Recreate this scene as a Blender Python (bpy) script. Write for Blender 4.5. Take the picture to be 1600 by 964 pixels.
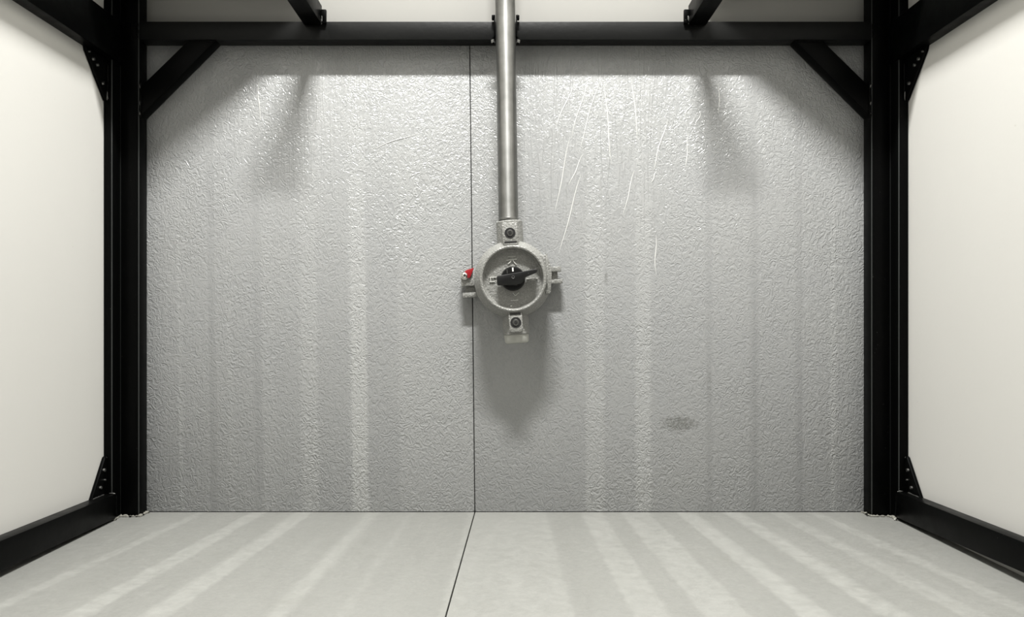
import bpy, bmesh, math, random
from mathutils import Vector, Matrix
random.seed(7)
for o in list(bpy.data.objects):
    bpy.data.objects.remove(o)
scene = bpy.context.scene
C = scene.collection

# ------------------------------------------------------------------ camera
# units: metres. back wall = plane y 0, floor = plane z 0, camera looks along +y
F, VX, VY, EYE, DIST = 1250.0, 792.0, 505.0, 0.295, 1.25
cam_d = bpy.data.cameras.new('camera')
cam_d.sensor_width = 36.0
cam_d.lens = 36.0 * F / 1600.0
cam_d.shift_x = (800 - VX) / 1600.0
cam_d.shift_y = (VY - 482) / 1600.0
cam_d.clip_start = 0.01
cam = bpy.data.objects.new('camera', cam_d)
C.objects.link(cam)
cam.location = (0, -DIST, EYE)
cam.rotation_euler = (math.pi / 2, 0, 0)
scene.camera = cam

# ------------------------------------------------------------------ world, exposure
w = bpy.data.worlds.new('world')
scene.world = w
w.use_nodes = True
w.node_tree.nodes['Background'].inputs[0].default_value = (1.0, 0.985, 0.95, 1)
w.node_tree.nodes['Background'].inputs[1].default_value = 0.03
vs = scene.view_settings
vs.view_transform = 'Standard'
vs.look = 'None'
vs.gamma = 1.0
vs.use_curve_mapping = False
vs.exposure = 0.0
LAMP_POS = (0.0, -0.73, 1.92)
LAMP_SIZE = (0.40, 0.08)
LAMP_POWER = 84.0
LAMP2_Y, LAMP2_POWER = -1.48, 2.0
LAMP_COLOR = (1.0, 0.99, 0.96)


def at(px, py, y):
    """point on the plane y (metres, negative towards the camera) under a pixel"""
    k = (DIST + y) / F
    return Vector(((px - VX) * k, y, EYE + (VY - py) * k))


# ------------------------------------------------------------------ node helpers
class NT:
    def __init__(s, name):
        s.m = bpy.data.materials.new(name)
        s.m.use_nodes = True
        s.t = s.m.node_tree
        s.b = s.t.nodes['Principled BSDF']

    def n(s, typ, ins=None, **kw):
        nd = s.t.nodes.new(typ)
        for k, v in kw.items():
            setattr(nd, k, v)
        for k, v in (ins or {}).items():
            s.put(nd.inputs[k], v)
        return nd

    def put(s, sock, v):
        if isinstance(v, bpy.types.NodeSocket):
            s.t.links.new(v, sock)
        else:
            sock.default_value = v

    def math(s, op, a, b=0.0, c=0.0, clamp=False):
        nd = s.t.nodes.new('ShaderNodeMath')
        nd.operation = op
        nd.use_clamp = clamp
        for i, v in enumerate((a, b, c)):
            s.put(nd.inputs[i], v)
        return nd.outputs[0]

    def noise(s, vec, scale, detail=2.0, rough=0.5, dist=0.0):
        nd = s.n('ShaderNodeTexNoise', {'Vector': vec, 'Scale': scale, 'Detail': detail, 'Roughness': rough, 'Distortion': dist})
        return nd.outputs[0]

    def ramp(s, fac, stops, interp='LINEAR'):
        nd = s.t.nodes.new('ShaderNodeValToRGB')
        cr = nd.color_ramp
        cr.interpolation = interp
        while len(cr.elements) < len(stops):
            cr.elements.new(0.5)
        for e, (p, v) in zip(cr.elements, stops):
            e.position = p
            e.color = (v, v, v, 1) if not isinstance(v, tuple) else v
        s.put(nd.inputs[0], fac)
        return nd.outputs[0]

    def mix(s, fac, a, b, blend='MIX'):
        nd = s.t.nodes.new('ShaderNodeMix')
        nd.data_type = 'RGBA'
        nd.blend_type = blend
        s.put(nd.inputs[0], fac)
        s.put(nd.inputs[6], a)
        s.put(nd.inputs[7], b)
        return nd.outputs[2]

    def mapr(s, v, a, b, c, d):
        return s.n('ShaderNodeMapRange', {0: v, 1: a, 2: b, 3: c, 4: d}).outputs[0]

    def bump(s, h, dist, strength=1.0, normal=None):
        nd = s.n('ShaderNodeBump', {'Height': h, 'Distance': dist, 'Strength': strength})
        if normal is not None:
            s.put(nd.inputs['Normal'], normal)
        return nd.outputs[0]

    def set(s, **kw):
        names = {'col': 'Base Color', 'rough': 'Roughness', 'metal': 'Metallic', 'normal': 'Normal',
                 'spec': 'Specular IOR Level', 'coat': 'Coat Weight', 'coat_rough': 'Coat Roughness'}
        for k, v in kw.items():
            s.put(s.b.inputs[names[k]], v)
        return s.m


def coords(t):
    c = t.n('ShaderNodeTexCoord').outputs['Object']
    sp = t.n('ShaderNodeSeparateXYZ', {0: c})
    return c, sp.outputs[0], sp.outputs[1], sp.outputs[2]


def stripe_value(t, u, stripes, base):
    """stripes: (x0, x1, soft, value) painted over a base value, seven to a colour ramp (32 stops at most)"""
    lo, hi = -0.62, 0.62
    f = t.mapr(u, lo, hi, 0, 1)
    total = base
    for k in range(0, len(stripes), 7):
        pts = [(lo, .5)]
        for x0, x1, soft, v in stripes[k:k + 7]:
            pts += [(x0 - soft, .5), (x0, .5 + v - base), (x1, .5 + v - base), (x1 + soft, .5)]
        pts.append((hi, .5))
        r = t.ramp(f, [((q_ - lo) / (hi - lo), v) for q_, v in pts])
        total = t.math('ADD', total, t.math('SUBTRACT', r, .5))
    return total


# ------------------------------------------------------------------ materials
def mat_grey_wall(name, stripes, base, lean, film, stain):
    t = NT(name)
    c, x, y, z = coords(t)
    u = t.math('ADD', x, t.math('MULTIPLY', z, lean))
    wob = t.math('MULTIPLY', t.math('SUBTRACT', t.noise(c, 25, 2), 0.5), 0.004)
    u = t.math('ADD', u, wob)
    st = stripe_value(t, u, stripes, base)
    # stripes fade away towards the top of the panels
    dev = t.math('SUBTRACT', st, 0.5)
    pos = t.math('MULTIPLY', t.math('MAXIMUM', dev, 0.0), t.mapr(z, 0.15, 0.58, 1.0, 0.12))
    neg = t.math('MULTIPLY', t.math('MINIMUM', dev, 0.0), t.mapr(z, 0.15, 0.72, 1.0, 0.45))
    st = t.math('ADD', t.math('ADD', pos, neg), 0.5)
    # leather-like embossed worms
    mp = t.n('ShaderNodeMapping', {'Vector': c})
    mp.inputs['Scale'].default_value = (1.0, 1.0, 0.85)
    v = mp.outputs[0]
    n1 = t.math('ABSOLUTE', t.math('SUBTRACT', t.noise(v, 120, 1.5, 0.5, 1.3), 0.5))
    worm = t.mapr(n1, 0.0, 0.16, 1.0, 0.0)
    n2 = t.noise(v, 260, 2)
    h = t.math('ADD', worm, t.math('MULTIPLY', n2, 0.5))
    big = t.noise(c, 9, 3)
    amp = t.math('MULTIPLY', t.mapr(st, 0.42, 0.62, 0.45, 1.15), t.mapr(big, 0.3, 0.7, 0.55, 1.25))
    amp = t.math('MULTIPLY', amp, t.mapr(z, 0.30, 0.66, 1.0, 1.75))   # the embossing is deeper higher up the panels
    h = t.math('MULTIPLY', h, amp)
    # vertical runs left by the roller / stretched film
    mp2 = t.n('ShaderNodeMapping', {'Vector': c})
    mp2.inputs['Rotation'].default_value = (0, math.radians(film[4]), 0)
    mp2.inputs['Scale'].default_value = (1.0, 1.0, 0.10)
    n3 = t.math('ABSOLUTE', t.math('SUBTRACT', t.noise(mp2.outputs[0], 85, 2, 0.5, 0.6), 0.5))
    run = t.mapr(n3, 0.0, 0.08, 1.0, 0.0)
    mx = t.math('MULTIPLY', t.n('ShaderNodeMapRange', {0: x, 1: film[0] - 0.06, 2: film[0], 3: 0.0, 4: 1.0}).outputs[0],
                t.n('ShaderNodeMapRange', {0: x, 1: film[1], 2: film[1] + 0.08, 3: 1.0, 4: 0.0}).outputs[0])
    mz = t.n('ShaderNodeMapRange', {0: z, 1: film[2], 2: film[3], 3: 0.0, 4: 1.0}).outputs[0]
    fm = t.math('MULTIPLY', t.math('MULTIPLY', mx, mz), film[5])
    h = t.math('ADD', t.math('MULTIPLY', h, t.math('SUBTRACT', 1.0, t.math('MULTIPLY', fm, 0.35))), t.math('MULTIPLY', t.math('MULTIPLY', run, fm), 1.3))
    nor = t.bump(h, 0.0011, 0.54)
    col = t.ramp(st, [(0.0, (0.16, 0.163, 0.166, 1)), (0.5, (0.272, 0.277, 0.278, 1)), (1.0, (0.49, 0.495, 0.485, 1))])
    # crests of the embossing are mixed slightly lighter than the hollows
    col = t.mix(t.math('MULTIPLY', worm, 0.16), col, (0.37, 0.37, 0.358, 1))
    blot = t.ramp(t.noise(c, 6, 4, 0.6), [(0.35, 0.0), (0.75, 1.0)])
    col = t.mix(t.math('MULTIPLY', blot, 0.10), col, (0.34, 0.335, 0.30, 1))
    if stain:
        tot = None
        for (sx, sz, rx, rz, lo, amt) in stain:
            dx = t.math('DIVIDE', t.math('SUBTRACT', x, sx), rx)
            dz = t.math('DIVIDE', t.math('SUBTRACT', z, sz), rz)
            d = t.math('SQRT', t.math('ADD', t.math('MULTIPLY', dx, dx), t.math('MULTIPLY', dz, dz)))
            m = t.mapr(d, 0.2, 1.0, 1.0, 0.0)
            g = t.mapr(t.math('MULTIPLY', m, t.noise(c, 210, 4, 0.75)), lo, lo + 0.16, 0.0, amt)
            tot = g if tot is None else t.math('MAXIMUM', tot, g)
        col = t.mix(tot, col, (0.10, 0.10, 0.09, 1))
    return t.set(col=col, rough=t.mapr(n2, 0.3, 0.7, 0.18, 0.27), spec=0.34, normal=nor)


def px(p):
    return (p - VX) / 1000.0


WL = [(px(283), px(286), .003, .60), (px(331), px(337), .004, .34), (px(360), px(364), .004, .54),
      (px(401), px(408), .003, .36), (px(414), px(431), .004, .53), (px(474), px(497), .003, .60),
      (px(552), px(576), .003, .72), (px(628), px(738), .004, .57)]
WR = [(px(745), px(775), .01, .50), (px(780), px(862), .01, .47), (px(872), px(912), .004, .46), (px(918), px(942), .003, .61),
      (px(996), px(1017), .003, .64), (px(1107), px(1111), .003, .34), (px(1176), px(1183), .003, .30),
      (px(1248), px(1254), .003, .30), (px(1299), px(1305), .003, .60)]
M = {}
M['wall_l'] = mat_grey_wall('grey_embossed_paint_a', WL, .49, .014, (-.34, -.16, .36, .62, 3, 0.6), None)
M['wall_r'] = mat_grey_wall('grey_embossed_paint_b', WR, .50, .002, (.06, .22, .34, .52, -14, 1.0),
                            [(.270, .138, .075, .032, .36, .6), (.316, .20, .014, .11, .45, .30), (.155, .365, .008, .03, .36, .4), (.175, .25, .012, .05, .46, .25)])


def mat_floor(name):
    t = NT(name)
    c, x, y, z = coords(t)
    d = t.math('ADD', 1.0, t.math('MULTIPLY', y, -0.27))
    u = t.math('DIVIDE', x, d)
    mp = t.n('ShaderNodeMapping', {'Vector': c})
    mp.inputs['Scale'].default_value = (1.0, 0.25, 1.0)
    wob = t.math('MULTIPLY', t.math('SUBTRACT', t.noise(c, 40, 3, 0.6), 0.5), 0.012)
    u = t.math('ADD', u, wob)
    S = [(-.482, -.468, .003, .60), (-.398, -.378, .003, .64), (-.328, -.304, .003, .64), (-.262, -.256, .003, .44),
         (-.216, -.200, .003, .60), (-.150, -.146, .003, .53), (-.06, .060, .003, .57), (.068, .080, .004, .43),
         (.115, .145, .003, .60), (.178, .218, .003, .61), (.266, .290, .003, .66), (.340, .362, .003, .66),
         (.410, .430, .003, .60), (.470, .486, .003, .60)]
    st = stripe_value(t, u, S, .46)
    grain = t.noise(c, 60, 5, 0.65)
    st = t.math('ADD', t.math('ADD', t.math('MULTIPLY', t.math('SUBTRACT', st, .5), t.mapr(grain, .3, .65, .45, 1.15)), .5),
                t.math('ADD', t.math('MULTIPLY', t.math('SUBTRACT', t.noise(mp.outputs[0], 22, 4, .6), .5), .18),
                       t.math('MULTIPLY', t.math('SUBTRACT', t.noise(c, 130, 4, .7), .5), .20)))
    col = t.ramp(st, [(0.0, (0.11, 0.11, 0.102, 1)), (0.5, (0.215, 0.216, 0.202, 1)), (1.0, (0.35, 0.352, 0.332, 1))])
    sp = t.mapr(t.noise(c, 210, 2, 0.5), 0.74, 0.78, 0.0, 0.5)
    col = t.mix(sp, col, (0.16, 0.15, 0.13, 1))
    stain = t.noise(c, 14, 5, 0.7)
    col = t.mix(t.mapr(stain, .55, .8, 0.0, .35), col, (0.17, 0.17, 0.15, 1))
    nor = t.bump(t.math('ADD', grain, t.noise(c, 300, 2)), 0.0006, 0.25)
    return t.set(col=col, rough=t.mapr(grain, .3, .7, .42, .6), spec=0.4, normal=nor)


M['floor'] = mat_floor('grey_floor_paint')


def mat_white(name, col):
    t = NT(name)
    c, x, y, z = coords(t)
    a = t.noise(c, 4, 4, 0.6)
    k = t.mix(t.mapr(a, .35, .75, 0, .25), (*col, 1), tuple(v * .93 for v in col) + (1,))
    sp = t.mapr(t.noise(c, 120, 2), 0.77, 0.80, 0.0, 0.35)
    k = t.mix(sp, k, (.35, .33, .28, 1))
    return t.set(col=k, rough=0.55, spec=0.3, normal=t.bump(t.noise(c, 180, 3), .0004, .15))


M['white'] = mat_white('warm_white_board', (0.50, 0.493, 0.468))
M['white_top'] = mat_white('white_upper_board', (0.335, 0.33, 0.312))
M['grey_ceiling'] = mat_white('grey_ceiling_board', (0.16, 0.16, 0.155))


def mat_plain(name, col, rough=0.5, metal=0.0, spec=0.5, bump=None, coat=0.0):
    t = NT(name)
    c = t.n('ShaderNodeTexCoord').outputs['Object']
    n = t.noise(c, 30, 3)
    k = t.mix(t.mapr(n, .3, .7, 0, 1), (*[v * .93 for v in col], 1), (*[min(1, v * 1.06) for v in col], 1))
    t.set(col=k, rough=rough, metal=metal, spec=spec, coat=coat)
    if bump:
        t.set(normal=t.bump(t.noise(c, bump[0], 2), bump[1], bump[2]))
    return t.m


def mat_black():
    t = NT('black_satin_enamel')
    c, x, y, z = coords(t)
    n = t.noise(c, 35, 4, .6)
    sp = t.mapr(t.noise(c, 330, 2), .76, .79, 0, .6)
    k = t.mix(sp, (.0014, .0015, .00145, 1), (.09, .09, .085, 1))
    mp = t.n('ShaderNodeMapping', {'Vector': c})
    mp.inputs['Scale'].default_value = (.1, 1, 1)
    return t.set(col=k, rough=t.mapr(n, .3, .7, .30, .42), spec=.045, normal=t.bump(t.noise(c, 90, 3), .0004, .18))


M['black'] = mat_black()
M['black_satin'] = mat_plain('black_satin_beam_paint', (.004, .0042, .004), .45, 0, .16, (160, .0006, .35))
M['edge_glint'] = mat_plain('painted_edge_glint', (.030, .032, .031), .4, 0, .3)  # glint along the post edges, painted as a lighter colour
M['joint'] = mat_plain('grey_joint', (.05, .05, .047), .7)
M['black_plastic'] = mat_plain('black_plastic', (.006, .006, .006), .38, 0, .35)
M['weld'] = mat_plain('weld_metal', (.10, .10, .095), .35, .6, .5, (500, .001, .6))
M['bolt'] = mat_plain('dull_zinc', (.20, .20, .19), .35, .9)
M['chrome'] = mat_plain('bright_steel', (.72, .71, .67), .18, 1.0)
M['red'] = mat_plain('red_plastic', (.25, .006, .010), .4)
M['white_line'] = mat_plain('white_print', (.75, .75, .72), .5)
M['cap'] = mat_plain('pale_plastic', (.36, .36, .33), .45, 0, .4)
M['dark_hole'] = mat_plain('black_socket', (.01, .01, .01), .5)
M['sealant'] = mat_plain('dusty_sealant', (.20, .195, .17), .8, 0, .3, (400, .002, .8))
M['lamp_body'] = mat_plain('lamp_sheet_metal', (.75, .75, .73), .4)
M['crease'] = mat_plain('glossy_film', (.55, .55, .535), .22, 0, 1.0)


def mat_cast():
    t = NT('hammered_grey_paint')
    c = t.n('ShaderNodeTexCoord').outputs['Object']
    n = t.noise(c, 340, 2, .5, .4)
    m = t.noise(c, 900, 2)
    k = t.mix(t.mapr(m, .45, .7, 0, 1), (.165, .165, .154, 1), (.28, .28, .264, 1))
    return t.set(col=k, rough=.40, metal=0.0, spec=.6, normal=t.bump(n, .0014, .95))


M['cast'] = mat_cast()
M['raised'] = mat_plain('rubbed_raised_paint', (.52, .52, .49), .4)


def mat_pipe():
    t = NT('brushed_galvanised_steel')
    c = t.n('ShaderNodeTexCoord').outputs['Object']
    mp = t.n('ShaderNodeMapping', {'Vector': c})
    mp.inputs['Scale'].default_value = (1, 1, .03)
    n = t.noise(mp.outputs[0], 600, 3)
    m = t.noise(c, 40, 4)
    k = t.mix(t.mapr(m, .3, .7, 0, 1), (.21, .21, .20, 1), (.30, .30, .288, 1))
    tg = t.n('ShaderNodeTangent', direction_type='RADIAL', axis='Z')
    t.put(t.b.inputs['Tangent'], tg.outputs[0])
    t.b.inputs['Anisotropic'].default_value = .75
    t.b.inputs['Anisotropic Rotation'].default_value = .25
    return t.set(col=k, rough=t.mapr(n, .3, .7, .50, .6), metal=1.0, normal=t.bump(n, .0003, .3))



M['pipe'] = mat_pipe()
t_ = NT('lit_diffuser')
t_.b.inputs['Emission Color'].default_value = (*LAMP_COLOR, 1)
t_.b.inputs['Emission Strength'].default_value = 2.0
t_.set(col=(.9, .9, .88, 1), rough=.5)
M['diffuser'] = t_.m


# ------------------------------------------------------------------ mesh helpers
def finish(name, bm, mat, parent=None, smooth=None):
    bmesh.ops.recalc_face_normals(bm, faces=bm.faces[:])
    me = bpy.data.meshes.new(name)
    bm.to_mesh(me)
    bm.free()
    me.materials.append(mat)
    if smooth is not None:
        for p in me.polygons:
            p.use_smooth = True
        me.set_sharp_from_angle(angle=math.radians(smooth))
    o = bpy.data.objects.new(name, me)
    C.objects.link(o)
    if parent is not None:
        o.parent = parent
    return o


def add_prism(bm, poly, axis, a, b):
    """poly = 2D outline; axis = the axis it is extruded along ('x','y','z')"""
    def mk(p, d):
        return {'x': (d, p[0], p[1]), 'y': (p[0], d, p[1]), 'z': (p[0], p[1], d)}[axis]
    va = [bm.verts.new(mk(p, a)) for p in poly]
    vb = [bm.verts.new(mk(p, b)) for p in poly]
    n = len(poly)
    bm.faces.new(va)
    bm.faces.new(vb[::-1])
    for i in range(n):
        bm.faces.new((va[i], vb[i], vb[(i + 1) % n], va[(i + 1) % n]))


def bevel(bm, r, seg=2, angle=30):
    if r <= 0:
        return
    bmesh.ops.recalc_face_normals(bm, faces=bm.faces[:])
    es = [e for e in bm.edges if len(e.link_faces) == 2 and e.calc_face_angle(0) > math.radians(angle)]
    bmesh.ops.bevel(bm, geom=es, offset=r, segments=seg, profile=.5, affect='EDGES', clamp_overlap=True)


def prism(name, poly, axis, a, b, mat, parent=None, bev=0.001):
    bm = bmesh.new()
    add_prism(bm, poly, axis, a, b)
    bevel(bm, bev)
    return finish(name, bm, mat, parent, 40)


def box(name, x0, x1, y0, y1, z0, z1, mat, parent=None, bev=0.001):
    return prism(name, [(x0, z0), (x1, z0), (x1, z1), (x0, z1)], 'y', y0, y1, mat, parent, bev)


def lathe_bm(profile, seg=48, axis='y'):
    """profile = (r, d) pairs, d along the axis; closed by r=0 ends"""
    bm = bmesh.new()
    rings = []
    for r, d in profile:
        if r < 1e-7:
            rings.append([bm.verts.new((0, d, 0) if axis == 'y' else (0, 0, d))])
        else:
            ring = []
            for i in range(seg):
                a = 2 * math.pi * i / seg
                ca, sa = math.cos(a) * r, math.sin(a) * r
                ring.append(bm.verts.new((ca, d, sa) if axis == 'y' else (ca, sa, d)))
            rings.append(ring)
    for A, B in zip(rings, rings[1:]):
        for i in range(seg):
            j = (i + 1) % seg
            if len(A) == 1 and len(B) == 1:
                continue
            if len(A) == 1:
                bm.faces.new((A[0], B[i], B[j]))
            elif len(B) == 1:
                bm.faces.new((A[i], A[j], B[0]))
            else:
                bm.faces.new((A[i], A[j], B[j], B[i]))
    return bm


def lathe(name, profile, mat, parent=None, loc=(0, 0, 0), seg=48, axis='y', smooth=35):
    bm = lathe_bm(profile, seg, axis)
    o = finish(name, bm, mat, parent, smooth)
    o.location = loc
    return o


def bead(name, pts, r, mat, parent=None, step=.003, rnd=.45):
    """lumpy weld or caulk bead along a polyline"""
    bm = bmesh.new()
    path = []
    for a, b in zip(pts, pts[1:]):
        a, b = Vector(a), Vector(b)
        n = max(1, int((b - a).length / step))
        path += [a.lerp(b, i / n) for i in range(n)]
    path.append(Vector(pts[-1]))
    rings = []
    for i, p in enumerate(path):
        q = path[min(i + 1, len(path) - 1)] - path[max(i - 1, 0)]
        q.normalize()
        up = Vector((0, 0, 1)) if abs(q.z) < .8 else Vector((0, 1, 0))
        s = q.cross(up).normalized()
        v = s.cross(q)
        rr = r * (1 + random.uniform(-rnd, rnd)) * (.35 if i in (0, len(path) - 1) else 1)
        off = s * random.uniform(-rnd, rnd) * r * .5
        rings.append([bm.verts.new(p + off + (s * math.cos(k * math.pi / 3) + v * math.sin(k * math.pi / 3)) * rr) for k in range(6)])
    for A, B in zip(rings, rings[1:]):
        for k in range(6):
            bm.faces.new((A[k], A[(k + 1) % 6], B[(k + 1) % 6], B[k]))
    bm.faces.new(rings[0])
    bm.faces.new(rings[-1][::-1])
    return finish(name, bm, mat, parent, 60)


def tag(o, label, cat, kind=None, group=None):
    o['label'] = label
    o['category'] = cat
    if kind:
        o['kind'] = kind
    if group:
        o['group'] = group
    return o


def empty(name, loc=(0, 0, 0), roty=0.0):
    e = bpy.data.objects.new(name, None)
    e.empty_display_size = .05
    C.objects.link(e)
    e.location = loc
    e.rotation_euler = (0, roty, 0)
    return e


# ------------------------------------------------------------------ the setting
XL, XR = -0.604, 0.6015        # inner faces of the side walls
FRONT = -1.75                  # the bay runs on behind the camera
TOP = 2.00                     # ceiling height
SEAM_T, SEAM_B = px(734) , px(742)   # wall joint, slightly out of plumb
zt = .80

wb = tag(box('wall_back', XL - .02, XR + .02, .008, .05, -.02, TOP, M['joint'], None, 0),
         'back wall of two grey embossed panels under a white board', 'wall', 'structure')


def panel(name, poly, mat, parent, y0=0.0, y1=.008, bev=.0006):
    return prism(name, poly, 'y', y0, y1, mat, parent, bev)


def seam_x(z):
    return SEAM_B + (SEAM_T - SEAM_B) * z / .725


G = .0007
ZS = .745
p = panel('wall_panel', [(XL, .0006), (seam_x(0) - G, .0006), (seam_x(ZS) - G, ZS), (XL, ZS)], M['wall_l'], wb)
p['label'] = 'grey embossed panel with broad pale vertical bands'
p = panel('wall_panel', [(seam_x(0) + G, .0006), (XR, .0006), (XR, ZS), (seam_x(ZS) + G, ZS)], M['wall_r'], wb)
p['label'] = 'grey embossed panel with film creases and a dark smudge'
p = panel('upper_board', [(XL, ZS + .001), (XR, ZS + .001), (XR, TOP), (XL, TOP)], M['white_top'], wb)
p['label'] = 'plain white board above the cross beam'

fl = tag(box('floor', XL - .02, XR + .02, FRONT, .008, -.05, -.008, M['joint'], None, 0),
         'grey painted floor of two slabs with worn pale streaks', 'floor', 'structure')


def fseam(y):
    return -.0500 + y * (.0117 / .446)


prism('floor_slab', [(XL, -.0004), (fseam(0) - .0008, -.0004), (fseam(FRONT) - .0008, FRONT), (XL, FRONT)], 'z', -.008, 0, M['floor'], fl, .0004)
prism('floor_slab', [(fseam(0) + .0008, -.0004), (XR, -.0004), (XR, FRONT), (fseam(FRONT) + .0008, FRONT)], 'z', -.008, 0, M['floor'], fl, .0004)

tag(box('wall_left', XL - .02, XL, FRONT, 0, -.008, TOP, M['white'], None, 0), 'smooth warm white side wall on the red tab side of the switch', 'wall', 'structure')
tag(box('wall_right', XR, XR + .02, FRONT, 0, -.008, TOP, M['white'], None, 0), 'smooth warm white side wall on the film creased panel side', 'wall', 'structure')
tag(box('ceiling', XL - .02, XR + .02, FRONT, .05, TOP, TOP + .02, M['grey_ceiling'], None, 0), 'grey ceiling high above the black frame', 'ceiling', 'structure')
# narrow soffit boards over the two outer bays of the frame (out of frame, added to shade the corners)
BLOCKP = [(.305, 0), (.305, -.045), (.465, -.160)]
prism('shade_board_1', [(-x_, y_) for x_, y_ in BLOCKP] + [(XL, -.16), (XL, 0)], 'z', .80, .812, M['white'], None, .001)
prism('shade_board_2', BLOCKP + [(XR, -.16), (XR, 0)], 'z', .80, .812, M['white'], None, .001)
tag(bpy.data.objects['shade_board_1'], 'unseen white soffit board above the frame, red tab side', 'blocker', 'structure')
tag(bpy.data.objects['shade_board_2'], 'unseen white soffit board above the frame, creased panel side', 'blocker', 'structure')

# film creases on the creased panel: raised glossy wrinkles
wall_r = [o for o in wb.children if o.name.startswith('wall_panel')]
CR = [(945, 135, 956, 257, 1.6), (988, 123, 997, 218, 1.6), (1043, 188, 1021, 265, 1.5), (1076, 210, 1072, 261, 1.5),
      (1083, 160, 1069, 182, 1.1), (1096, 176, 1087, 196, 1.1), (992, 265, 974, 336, 1.2), (1025, 367, 1025, 430, 1.4),
      (1026, 268, 1018, 286, 1.3), (899, 127, 868, 200, 1.4), (891, 214, 868, 330, 1.4), (908, 273, 874, 396, 1.4),
      (920, 122, 893, 215, 1.2), (936, 128, 905, 235, 1.2), (912, 240, 889, 290, 1.2), (1124, 130, 1124, 180, 1.0),
      (653, 208, 582, 233, 1.0), (404, 128, 406, 190, 1.2)]
for (x0, y0, x1, y1, wd) in CR:
    a, b = at(x0, y0, 0), at(x1, y1, 0)
    bm = bmesh.new()
    N = 12
    d = (b - a).normalized()
    s = Vector((d.z, 0, -d.x))
    rows = []
    ph = random.uniform(0, 6)
    for i in range(N + 1):
        f = i / N
        k = math.sin(math.pi * min(1, max(0, f * .98 + .01))) ** .6
        c = a.lerp(b, f) + s * (.0010 * math.sin(ph + f * 7)) + s * .0007 * math.sin(math.pi * f)
        hw = wd * .0006 * k + .0001
        rows.append([bm.verts.new(c - s * hw + Vector((0, .0002, 0))), bm.verts.new(c - s * hw * .4 + Vector((0, -.0007 * k, 0))),
                     bm.verts.new(c + s * hw * .4 + Vector((0, -.0006 * k, 0))), bm.verts.new(c + s * hw + Vector((0, .0002, 0)))])
    for A, B in zip(rows, rows[1:]):
        for k in range(3):
            bm.faces.new((A[k], A[k + 1], B[k + 1], B[k]))
        bm.faces.new((A[3], A[0], B[0], B[3]))
    bm.faces.new(rows[0]); bm.faces.new(rows[-1][::-1])
    finish('film_crease', bm, M['crease'], wall_r[0] if x0 < 738 else wall_r[1], 60)

# ------------------------------------------------------------------ black steel frame (one welded thing)
fr = tag(empty('steel_frame'), 'welded black steel tube frame with corner braces along the walls', 'frame')
B = M['black']
PF = -.028                     # front of back posts and cross beam
for sx, a0, a1, b0, b1 in ((-1, -.591, -.562, XL, -.591), (1, .557, .5865, .5865, XR)):
    for q0, q1, yf in ((a0, a1, PF), (b0, b1, -.0525)):
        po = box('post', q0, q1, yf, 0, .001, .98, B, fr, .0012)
        po.data.materials.append(M['edge_glint'])
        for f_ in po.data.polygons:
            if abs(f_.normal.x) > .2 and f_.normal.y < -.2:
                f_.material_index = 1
box('cross_beam', -.562, .557, PF, -.0002, .728, .756, M['black_satin'], fr, .0011)
# short joist arms welded square to the cross beam
for x0, x1, tabx in ((-.310, -.2825, 1), (.277, .3045, -1)):
    j = box('joist', x0, x1, -.132, PF, .7505, .780, B, fr, .001)
    xi = x1 if tabx > 0 else x0
    xo = xi + tabx * .0075
    box('end_plate', min(xi, xo), max(xi, xo), PF - .006, PF, .7515, .7725, B, j, .001)
    bead('weld_bead', [(xi, PF - .0035, .750), (xi + tabx * .0015, PF - .006, .762)], .0014, M['weld'], j)
    bead('weld_bead', [(x0 + .002, PF - .0015, .7495), (x1 - .002, PF - .0015, .7495)], .0011, B, j)
# diagonal corner braces
for s, pin, name in ((-1, -.562, 'l'), (1, .557, 'r')):
    pin_ = abs(pin)
    poly = [(s * (pin_ - .118), .729), (s * (pin_ - .076), .729), (s * (pin_ + .001), .654), (s * (pin_ + .001), .610)]
    br = prism('corner_brace', poly, 'y', -.0265, -.003, B, fr, .0011)
    bead('weld_bead', [(s * (pin_ - .002), -.027, .664), (s * (pin_ - .002), -.0275, .606)], .0016, B, br)
    bead('weld_bead', [(s * (pin_ - .116), -.027, .7265), (s * (pin_ - .078), -.027, .7265)], .0014, B, br)
    for zz in (.660, .634, .618):
        bead('weld_bead', [(s * (pin_ - .001), -.0285, zz), (s * (pin_ - .002), -.0285, zz - .006)], .0009, M['weld'], br)
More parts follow.
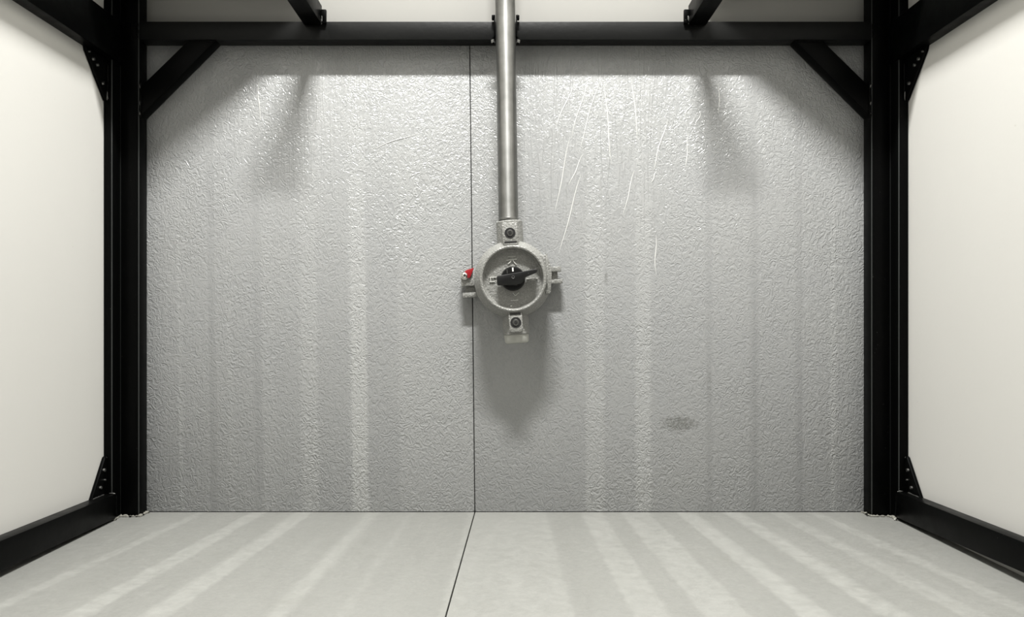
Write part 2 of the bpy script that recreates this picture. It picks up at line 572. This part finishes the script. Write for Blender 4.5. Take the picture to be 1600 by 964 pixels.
# side beams (top) and floor rails (bottom)
for s, xw, xi in ((-1, XL, -.585), (1, XR, .583)):
    x0, x1 = min(xw, xi), max(xw, xi)
    dz = -.004 if s < 0 else .0
    bm = bmesh.new()
    add_prism(bm, [(PF, .690), (PF, .752), (FRONT + .1, .752 + dz * 2), (FRONT + .1, .690 + dz * 2)], 'x', x0, x1)
    bevel(bm, .0011)
    sb = finish('side_beam', bm, B, fr, 40)
    r0, r1 = ((.003, .0395), (.0085, .0435)) if s < 0 else ((.004, .0425), (.0125, .0475))
    yA, yB, yC = -.0525, -.33, -.62
    def ext(a, b):
        return a + (b - a) * (yC - yA) / (yB - yA)
    bm = bmesh.new()
    add_prism(bm, [(yA, r0[0]), (yA, r0[1]), (yC, ext(r0[1], r1[1])), (yC, ext(r0[0], r1[0]))], 'x', x0, x1)
    bevel(bm, .0011)
    rail = finish('floor_rail', bm, B, fr, 40)
    bead('weld_bead', [(xi - s * .0003, yA - .003, r0[1] + .001), (xw - s * .010, yA - .003, r0[1] + .0015)], .0018, M['weld'], rail)
    bead('weld_bead', [(xi - s * .0005, yA - .0005, r0[1] - .002), (xi - s * .0005, yA - .0005, r0[0] + .002)], .0014, B, rail)
    # gusset plates against the side wall
    gx0, gx1 = sorted((xw - s * .0005, xw - s * .0055))
    for up in (True, False):
        if up:
            poly = [(-.0525, .691), (-.113, .691), (-.110, .684), (-.056, .628), (-.0525, .627)]
            bolts = [(-.082, .672), (-.0935, .677), (-.066, .650), (-.105, .684)]
        else:
            zb = r0[1] - .001
            poly = [(-.0525, zb), (-.097, zb + .001), (-.058, .095), (-.0525, .097)]
            bolts = [(-.0625, .077), (-.073, .053), (-.0605, .062)]
        g = prism('gusset_plate', poly, 'x', gx0, gx1, B, fr, .0009)
        face = gx1 if s < 0 else gx0
        for i, (by, bz) in enumerate(bolts):
            r = .0028 if i < 3 and not (i == 2 and not up) else .0016
            bm = bmesh.new()
            bmesh.ops.create_cone(bm, cap_ends=True, segments=6, radius1=r, radius2=r * .85, depth=.003,
                                  matrix=Matrix.Translation((face - s * .001, by, bz)) @ Matrix.Rotation(math.pi / 2 * -s, 4, 'Y'))
            finish('bolt', bm, M['bolt'], g)
        if up:
            bead('weld_bead', [(face - s * .001, -.0535, .683), (face - s * .001, -.0535, .630)], .0014, B, g)
            bead('weld_bead', [(face - s * .001, -.0545, .641), (face - s * .0012, -.0545, .628)], .0012, M['weld'], g)
        else:
            bead('weld_bead', [(face - s * .001, -.0545, .094), (face - s * .002, -.058, .0955)], .0013, M['weld'], g)
            bead('weld_bead', [(face - s * .0005, -.094, zb + .002), (face - s * .0005, -.062, zb + .002)], .0012, M['weld'], g)
# welds where the beams meet the posts
for s, pin in ((-1, .562), (1, .557)):
    bead('weld_bead', [(s * (pin + .002), PF - .0008, .755), (s * (pin + .002), PF - .0008, .729)], .0014, B, fr)
    bead('weld_bead', [(s * (pin + .010), PF - .0008, .752), (s * (pin + .010), PF - .0008, .728)], .0010, B, fr)

# ragged sealant at the feet of the posts
for s, pts, lab in ((-1, [(-.558, -.003), (-.560, -.031), (-.590, -.032), (-.5865, -.056)], 'ragged pale sealant crumbs at foot of post, red tab side'),
                    (1, [(.553, -.003), (.555, -.031), (.5855, -.032), (.583, -.058)], 'ragged pale sealant crumbs at foot of post, creased panel side')):
    e = tag(empty('sealant_bead', (pts[1][0], pts[1][1], 0)), lab, 'sealant')
    off = Vector((pts[1][0], pts[1][1], 0))
    o = bead('bead', [Vector((x, y, .0013)) - off for x, y in pts], .0016, M['sealant'], e, .0022, .85)
    for k in range(9):
        f = random.random() * 2.99
        i = int(f)
        a, b = Vector((*pts[i], .0008)), Vector((*pts[i + 1], .0008))
        q = a.lerp(b, f - i) - off + Vector((-s * random.uniform(.0, .004), random.uniform(-.005, 0), .0008))
        bm = bmesh.new()
        bmesh.ops.create_icosphere(bm, subdivisions=1, radius=random.uniform(.0010, .0024))
        for v in bm.verts:
            v.co = Vector((v.co.x * random.uniform(.6, 1.5), v.co.y * random.uniform(.6, 1.5), v.co.z * random.uniform(.4, .9)))
        oo = finish('crumb', bm, random.choice([M['sealant'], M['cap'], M['black']]), e)
        oo.location = q

# ------------------------------------------------------------------ conduit pipe
PR, PY = .0148, -.0455
pb = at(794.5, 349, PY)
lean = -math.atan(.0150)
pipe = tag(empty('conduit_pipe', tuple(pb), lean), 'bright brushed steel conduit pipe rising from the switch', 'pipe')
lathe('tube', [(0, .004), (PR - .001, .004), (PR, .0046), (PR, 1.545), (0, 1.545)], M['pipe'], pipe, axis='z', seg=64)
lathe('thread_end', [(0, -.006), (PR - .0006, -.006)] + [(PR - (.0004 if i % 2 else .0014), -.005 + i * .0012) for i in range(8)] + [(0, .0046)],
      mat_plain('dark_threads', (.06, .06, .055), .4, .6), pipe, axis='z')
lathe('grey_sleeve', [(PR + .0001, .0042), (PR + .0004, .0046), (PR + .0004, .0072), (PR + .0001, .0076), (PR - .002, .0076), (PR - .002, .0042), (PR + .0001, .0042)],
      M['bolt'], pipe, axis='z')

# clamp that ties the pipe to the cross beam
pcx = pb.x + (-.0150) * (.742 - pb.z)
cl = tag(empty('pipe_clamp', (pcx, PF, .742)), 'small black pipe clamp with nuts on the cross beam', 'clamp')
for s in (-1, 1):
    xo = s * (PR + .0007)
    box('side_plate', min(xo, xo + s * .0022), max(xo, xo + s * .0022), -.012, -.0002, -.0135, .0138, B, cl, .0005)
    box('lug', min(xo + s * .0003, xo + s * .0055), max(xo + s * .0003, xo + s * .0055), -.009, -.002, .0139, .0212, B, cl, .0012)
    for zz, dd, mm in ((.0212, .0024, 'chrome'), (-.0185, .0048, 'weld')):
        if s < 0 and zz > 0:
            zz -= .003
        bm = bmesh.new()
        bmesh.ops.create_cone(bm, cap_ends=True, segments=6, radius1=.0036 if zz < 0 else .0017, radius2=.0030 if zz < 0 else .0012, depth=dd,
                              matrix=Matrix.Translation((xo + s * .0035, -.0055, zz)) @ Matrix.Rotation(.25 * s, 4, 'Y'))
        finish('nut', bm, M[mm], cl)
    bm = bmesh.new()
    bmesh.ops.create_cone(bm, cap_ends=True, segments=10, radius1=.0017, radius2=.0017, depth=.011,
                          matrix=Matrix.Translation((xo + s * .0033, -.0055, -.0178)))
    finish('stud', bm, B, cl)

# ------------------------------------------------------------------ rotary switch
SW = at(801.5, 435, -.072)
SW.y = 0
sw = tag(empty('rotary_switch', tuple(SW), math.radians(-3.7)), 'round grey cast metal rotary switch with black pointer knob', 'switch')
K = M['cast']
# local frame: x right, z up, y 0 = wall, millimetres from pixels through k()
kf = (DIST - .080) / F
km = (DIST - .045) / F
kb = (DIST - .015) / F
body = lathe('body', [(0, -.006), (.046, -.006), (.0525, -.010), (.0565, -.020), (.0580, -.034), (.0580, -.050), (.0570, -.0545), (.054, -.0555), (0, -.0555)], K, sw, seg=80)
cy = lambda v: -.0555 + (v + .0555) * .65
cover = lathe('cover', [(0, -.050), (.0555, -.0555), (.0572, cy(-.0570)), (.0572, cy(-.0600)), (.0560, cy(-.0625)), (.0500, cy(-.0800)), (.0488, cy(-.0825)), (.0470, cy(-.0835)), (.0452, cy(-.0825)),
                        (.0444, cy(-.0795)), (.0438, -.0645), (.0420, -.0630), (0, -.0630)], K, sw, seg=96, smooth=28)
# hubs for the conduit, round barrel + flat boss with a socket screw
def hub(sign, zc0, zc1, bx, bz0, bz1, hz, name):
    bm = bmesh.new()
    R, seg = .0198, 40
    lo, hi = min(zc0, zc1), max(zc0, zc1)
    prof = [(0, lo), (R - .0008, lo), (R, lo + .0008), (R, hi - .0015), (R - .0015, hi), (0, hi)]
    h = lathe(name, prof, K, sw, (0, PY, 0), seg, 'z')
    # boss: flat faced block in front of the barrel, rounded away from the cover
    hw = bx
    n = 8
    top = bz1 if sign > 0 else bz0
    poly = [(-hw, bz0), (hw, bz0), (hw, bz1), (-hw, bz1)]
    if sign < 0:
        rr = .005
        poly = [(hw, bz1), (-hw, bz1)] + [(-hw + rr - rr * math.cos(a), bz0 + rr - rr * math.sin(a)) for a in [i * math.pi / 2 / n for i in range(n + 1)]] + \
               [(hw - rr + rr * math.sin(a), bz0 + rr - rr * math.cos(a)) for a in [i * math.pi / 2 / n for i in range(n + 1)]]
    b = prism('screw_boss', poly, 'y', -.0710, -.030, K, sw, .0012)
    lathe('counterbore', [(0, -.0705), (.0078, -.0705), (.0080, -.0714), (.0074, -.0716), (.0070, -.0712), (0, -.0712)], M['dark_hole'], b, (0, 0, hz), 32)
    lathe('socket_screw', [(0, -.0700), (.0046, -.0700), (.0048, -.0720), (.0042, -.0727), (.0024, -.0727), (.0020, -.0721), (0, -.0721)], M['bolt'], b, (0, 0, hz), 24)
    bm = bmesh.new()
    bmesh.ops.create_cone(bm, cap_ends=True, segments=6, radius1=.0020, radius2=.0020, depth=.0012, matrix=Matrix.Translation((0, -.0726, hz)) @ Matrix.Rotation(math.pi / 2, 4, 'X'))
    finish('socket', bm, M['dark_hole'], b)
    return b


b1 = hub(1, .040, .0875, .0115, .0478, .0830, .0672, 'conduit_hub')
zs = .0535
box('slot', -.0090, .0090, -.0716, -.0690, zs - .0016, zs + .0018, M['dark_hole'], b1, .0004)
box('slot_lip', -.0100, .0100, -.0725, -.0690, zs - .0038, zs - .0017, K, b1, .0006)
b2 = hub(-1, -.0830, -.040, .0100, -.0795, -.0480, -.0650, 'conduit_hub')
box('slot', -.0082, .0082, -.0716, -.0690, -.0538, -.0505, M['dark_hole'], b2, .0004)
lathe('blanking_plug', [(0, -.0960), (.0150, -.0960), (.0172, -.0950), (.0182, -.0930), (.0184, -.0832), (0, -.0832)], M['cap'], sw, (0, PY, 0), 40, 'z')
# lug on the cover's side
poly = [(.0395, .0325), (.0515, .0325), (.0522, .0315), (.0560, .0200), (.0578, .004), (.0545, -.0235), (.0520, -.0255), (.0470, -.0255), (.0500, -.010), (.0500, .006), (.0470, .020)]
prism('hinge_lug', poly, 'y', -.0680, -.055, K, sw, .0010)
prism('hinge_lug', [(.0500, .0330), (.0530, .0330), (.0530, -.0255), (.0500, -.0255)], 'y', -.0700, -.057, K, sw, .0006)
# mounting ears
EY0, EY1 = -.0205, -.0075
for sgn in (1,):
    box('ear', .050, .0755, EY0, EY1, .0090, .0170, K, sw, .0010)
    box('ear', .050, .0765, EY0, EY1, -.0095, -.0025, K, sw, .0010)
    box('ear', .050, .0700, EY0 + .007, EY1, -.0026, .0092, K, sw, .0006)
box('ear', -.0795, -.050, EY0, EY1, -.0045, .0130, K, sw, .0010)
box('ear', -.0785, -.050, EY0, EY1, -.0220, -.0145, K, sw, .0010)
box('ear', -.0735, -.050, EY0 + .007, EY1, -.0146, -.0044, K, sw, .0006)
# ground screw and red tab
sc = lathe('ground_screw', [(0, EY0 + .001), (.0062, EY0 + .001), (.0062, EY0 - .0010), (.0052, EY0 - .0012), (.0052, EY0 - .0020), (.0046, EY0 - .0038), (.0030, EY0 - .0050), (0, EY0 - .0054)],
           M['chrome'], sw, (-.0732, 0, .0118), 28)
for a in (0.4, 0.4 + math.pi / 2):
    bm = bmesh.new()
    bmesh.ops.create_cube(bm, size=1, matrix=Matrix.Translation((0, EY0 - .0050, 0)) @ Matrix.Rotation(a, 4, 'Y') @ Matrix.Diagonal((.0052, .0016, .0009, 1)))
    finish('cross_slot', bm, M['dark_hole'], sc)
prism('red_tab', [(-.0730, .0180), (-.0690, .0205), (-.0580, .0228), (-.0620, .0140), (-.0655, .0075), (-.0690, .0080), (-.0720, .0120)], 'y', -.0240, EY0 - .0002, M['red'], sw, .0006)
# pointer knob
FZ = -.0630
kn = lathe('knob', [(0, FZ + .001), (.0182, FZ + .001), (.0182, FZ - .003), (.0172, FZ - .006), (.0160, FZ - .0075), (0, FZ - .0075)], M['black_plastic'], sw, (0, 0, 0), 48)
q = .935 / 4.38 / 1000
ca, sa = math.cos(math.radians(-3.7)), math.sin(math.radians(-3.7))
def kp(zx, zy):
    X, Z = (zx - 443) * q, -(zy - 464) * q
    return (X * ca - Z * sa, X * sa + Z * ca)
bar = [kp(*p_) for p_ in [(331, 458), (338, 448), (440, 432), (520, 417), (600, 400), (609, 404), (611, 416), (600, 427), (540, 452), (522, 463), (508, 500), (460, 512), (385, 510), (340, 514), (334, 506)]]
prism('pointer', bar, 'y', FZ - .019, FZ - .006, M['black_plastic'], kn, .0012)
for zx, zy, wd, hh, mt in ((442, 402, .0022, .0058, 'white_line'), (403, 416, .0012, .0055, 'bolt')):
    X, Z = kp(zx, zy)
    box('index_line', X - wd / 2, X + wd / 2, FZ - .0082, FZ - .0074, Z - hh / 2, Z + hh / 2, M[mt], kn, 0)
X, Z = kp(444, 458)
lathe('centre_dimple', [(.0016, FZ - .0188), (.0024, FZ - .0193), (.0019, FZ - .0194), (.0014, FZ - .0190), (.0016, FZ - .0188)], mat_plain('scuffed_black', (.05, .05, .05), .5), kn, (X, 0, Z), 16)
for zx, zy in ((548, 432), (575, 410)):
    X, Z = kp(zx, zy)
    lathe('scuff', [(0, FZ - .0189), (.0006, FZ - .0193), (0, FZ - .0194)], M['bolt'], kn, (X, 0, Z), 8)


# raised lettering cast in the cover
def stroke(x0, y0, x1, y1, w=5, h=.0015, mat=None):
    a, b = Vector(kp(x0, y0)), Vector(kp(x1, y1))
    d = (b - a).normalized()
    n = Vector((-d.y, d.x)) * (w * q / 2)
    prism('raised_mark', [tuple(a - n), tuple(b - n), tuple(b + n), tuple(a + n)], 'y', FZ - h, FZ + .0005, mat or M['raised'], cover, .0002)


for a in [(398, 336, 470, 328, 6), (408, 312, 462, 308, 3.5), (432, 332, 428, 345, 5), (428, 345, 408, 362, 6), (442, 332, 450, 348, 5), (450, 348, 468, 366, 5), (420, 320, 446, 320, 2.5),
          (280, 456, 326, 454, 5), (280, 486, 318, 485, 5), (288, 456, 288, 486, 5), (304, 456, 304, 470, 3),
          (536, 466, 580, 464, 5), (586, 464, 614, 462, 5), (556, 474, 600, 472, 2.5),
          (442, 562, 460, 582, 4), (460, 582, 484, 560, 4), (428, 616, 480, 612, 4)]:
    stroke(*a)
stroke(426, 654, 438, 654, 7, .0008, M['white_line'])

# ------------------------------------------------------------------ ceiling lamp (above the frame)
dz = LAMP_POS[2] - TOP
hx, hy = LAMP_SIZE[0] / 2 + .015, LAMP_SIZE[1] / 2 + .012


def ceiling_lamp(y, power, label):
    lp = tag(empty('ceiling_lamp', (LAMP_POS[0], y, TOP)), label, 'lamp', None, 'batten lamps under the ceiling')
    box('housing', -hx, hx, -hy, hy, dz + .012, 0, M['lamp_body'], lp, .003)
    box('diffuser', -LAMP_SIZE[0] / 2, LAMP_SIZE[0] / 2, -LAMP_SIZE[1] / 2, LAMP_SIZE[1] / 2, dz + .004, dz + .0125, M['diffuser'], lp, .001)
    ld = bpy.data.lights.new('lamp_light', 'AREA')
    ld.shape = 'RECTANGLE'
    ld.size, ld.size_y = LAMP_SIZE
    ld.energy = power
    ld.color = LAMP_COLOR
    lo = bpy.data.objects.new('lamp_light', ld)
    C.objects.link(lo)
    lo.parent = lp
    lo.location = (0, 0, dz)


ceiling_lamp(LAMP_POS[1], LAMP_POWER, 'long bright white batten lamp under the ceiling, close to the grey panels')
ceiling_lamp(LAMP2_Y, LAMP2_POWER, 'long dimmed white batten lamp under the ceiling, away from the grey panels')
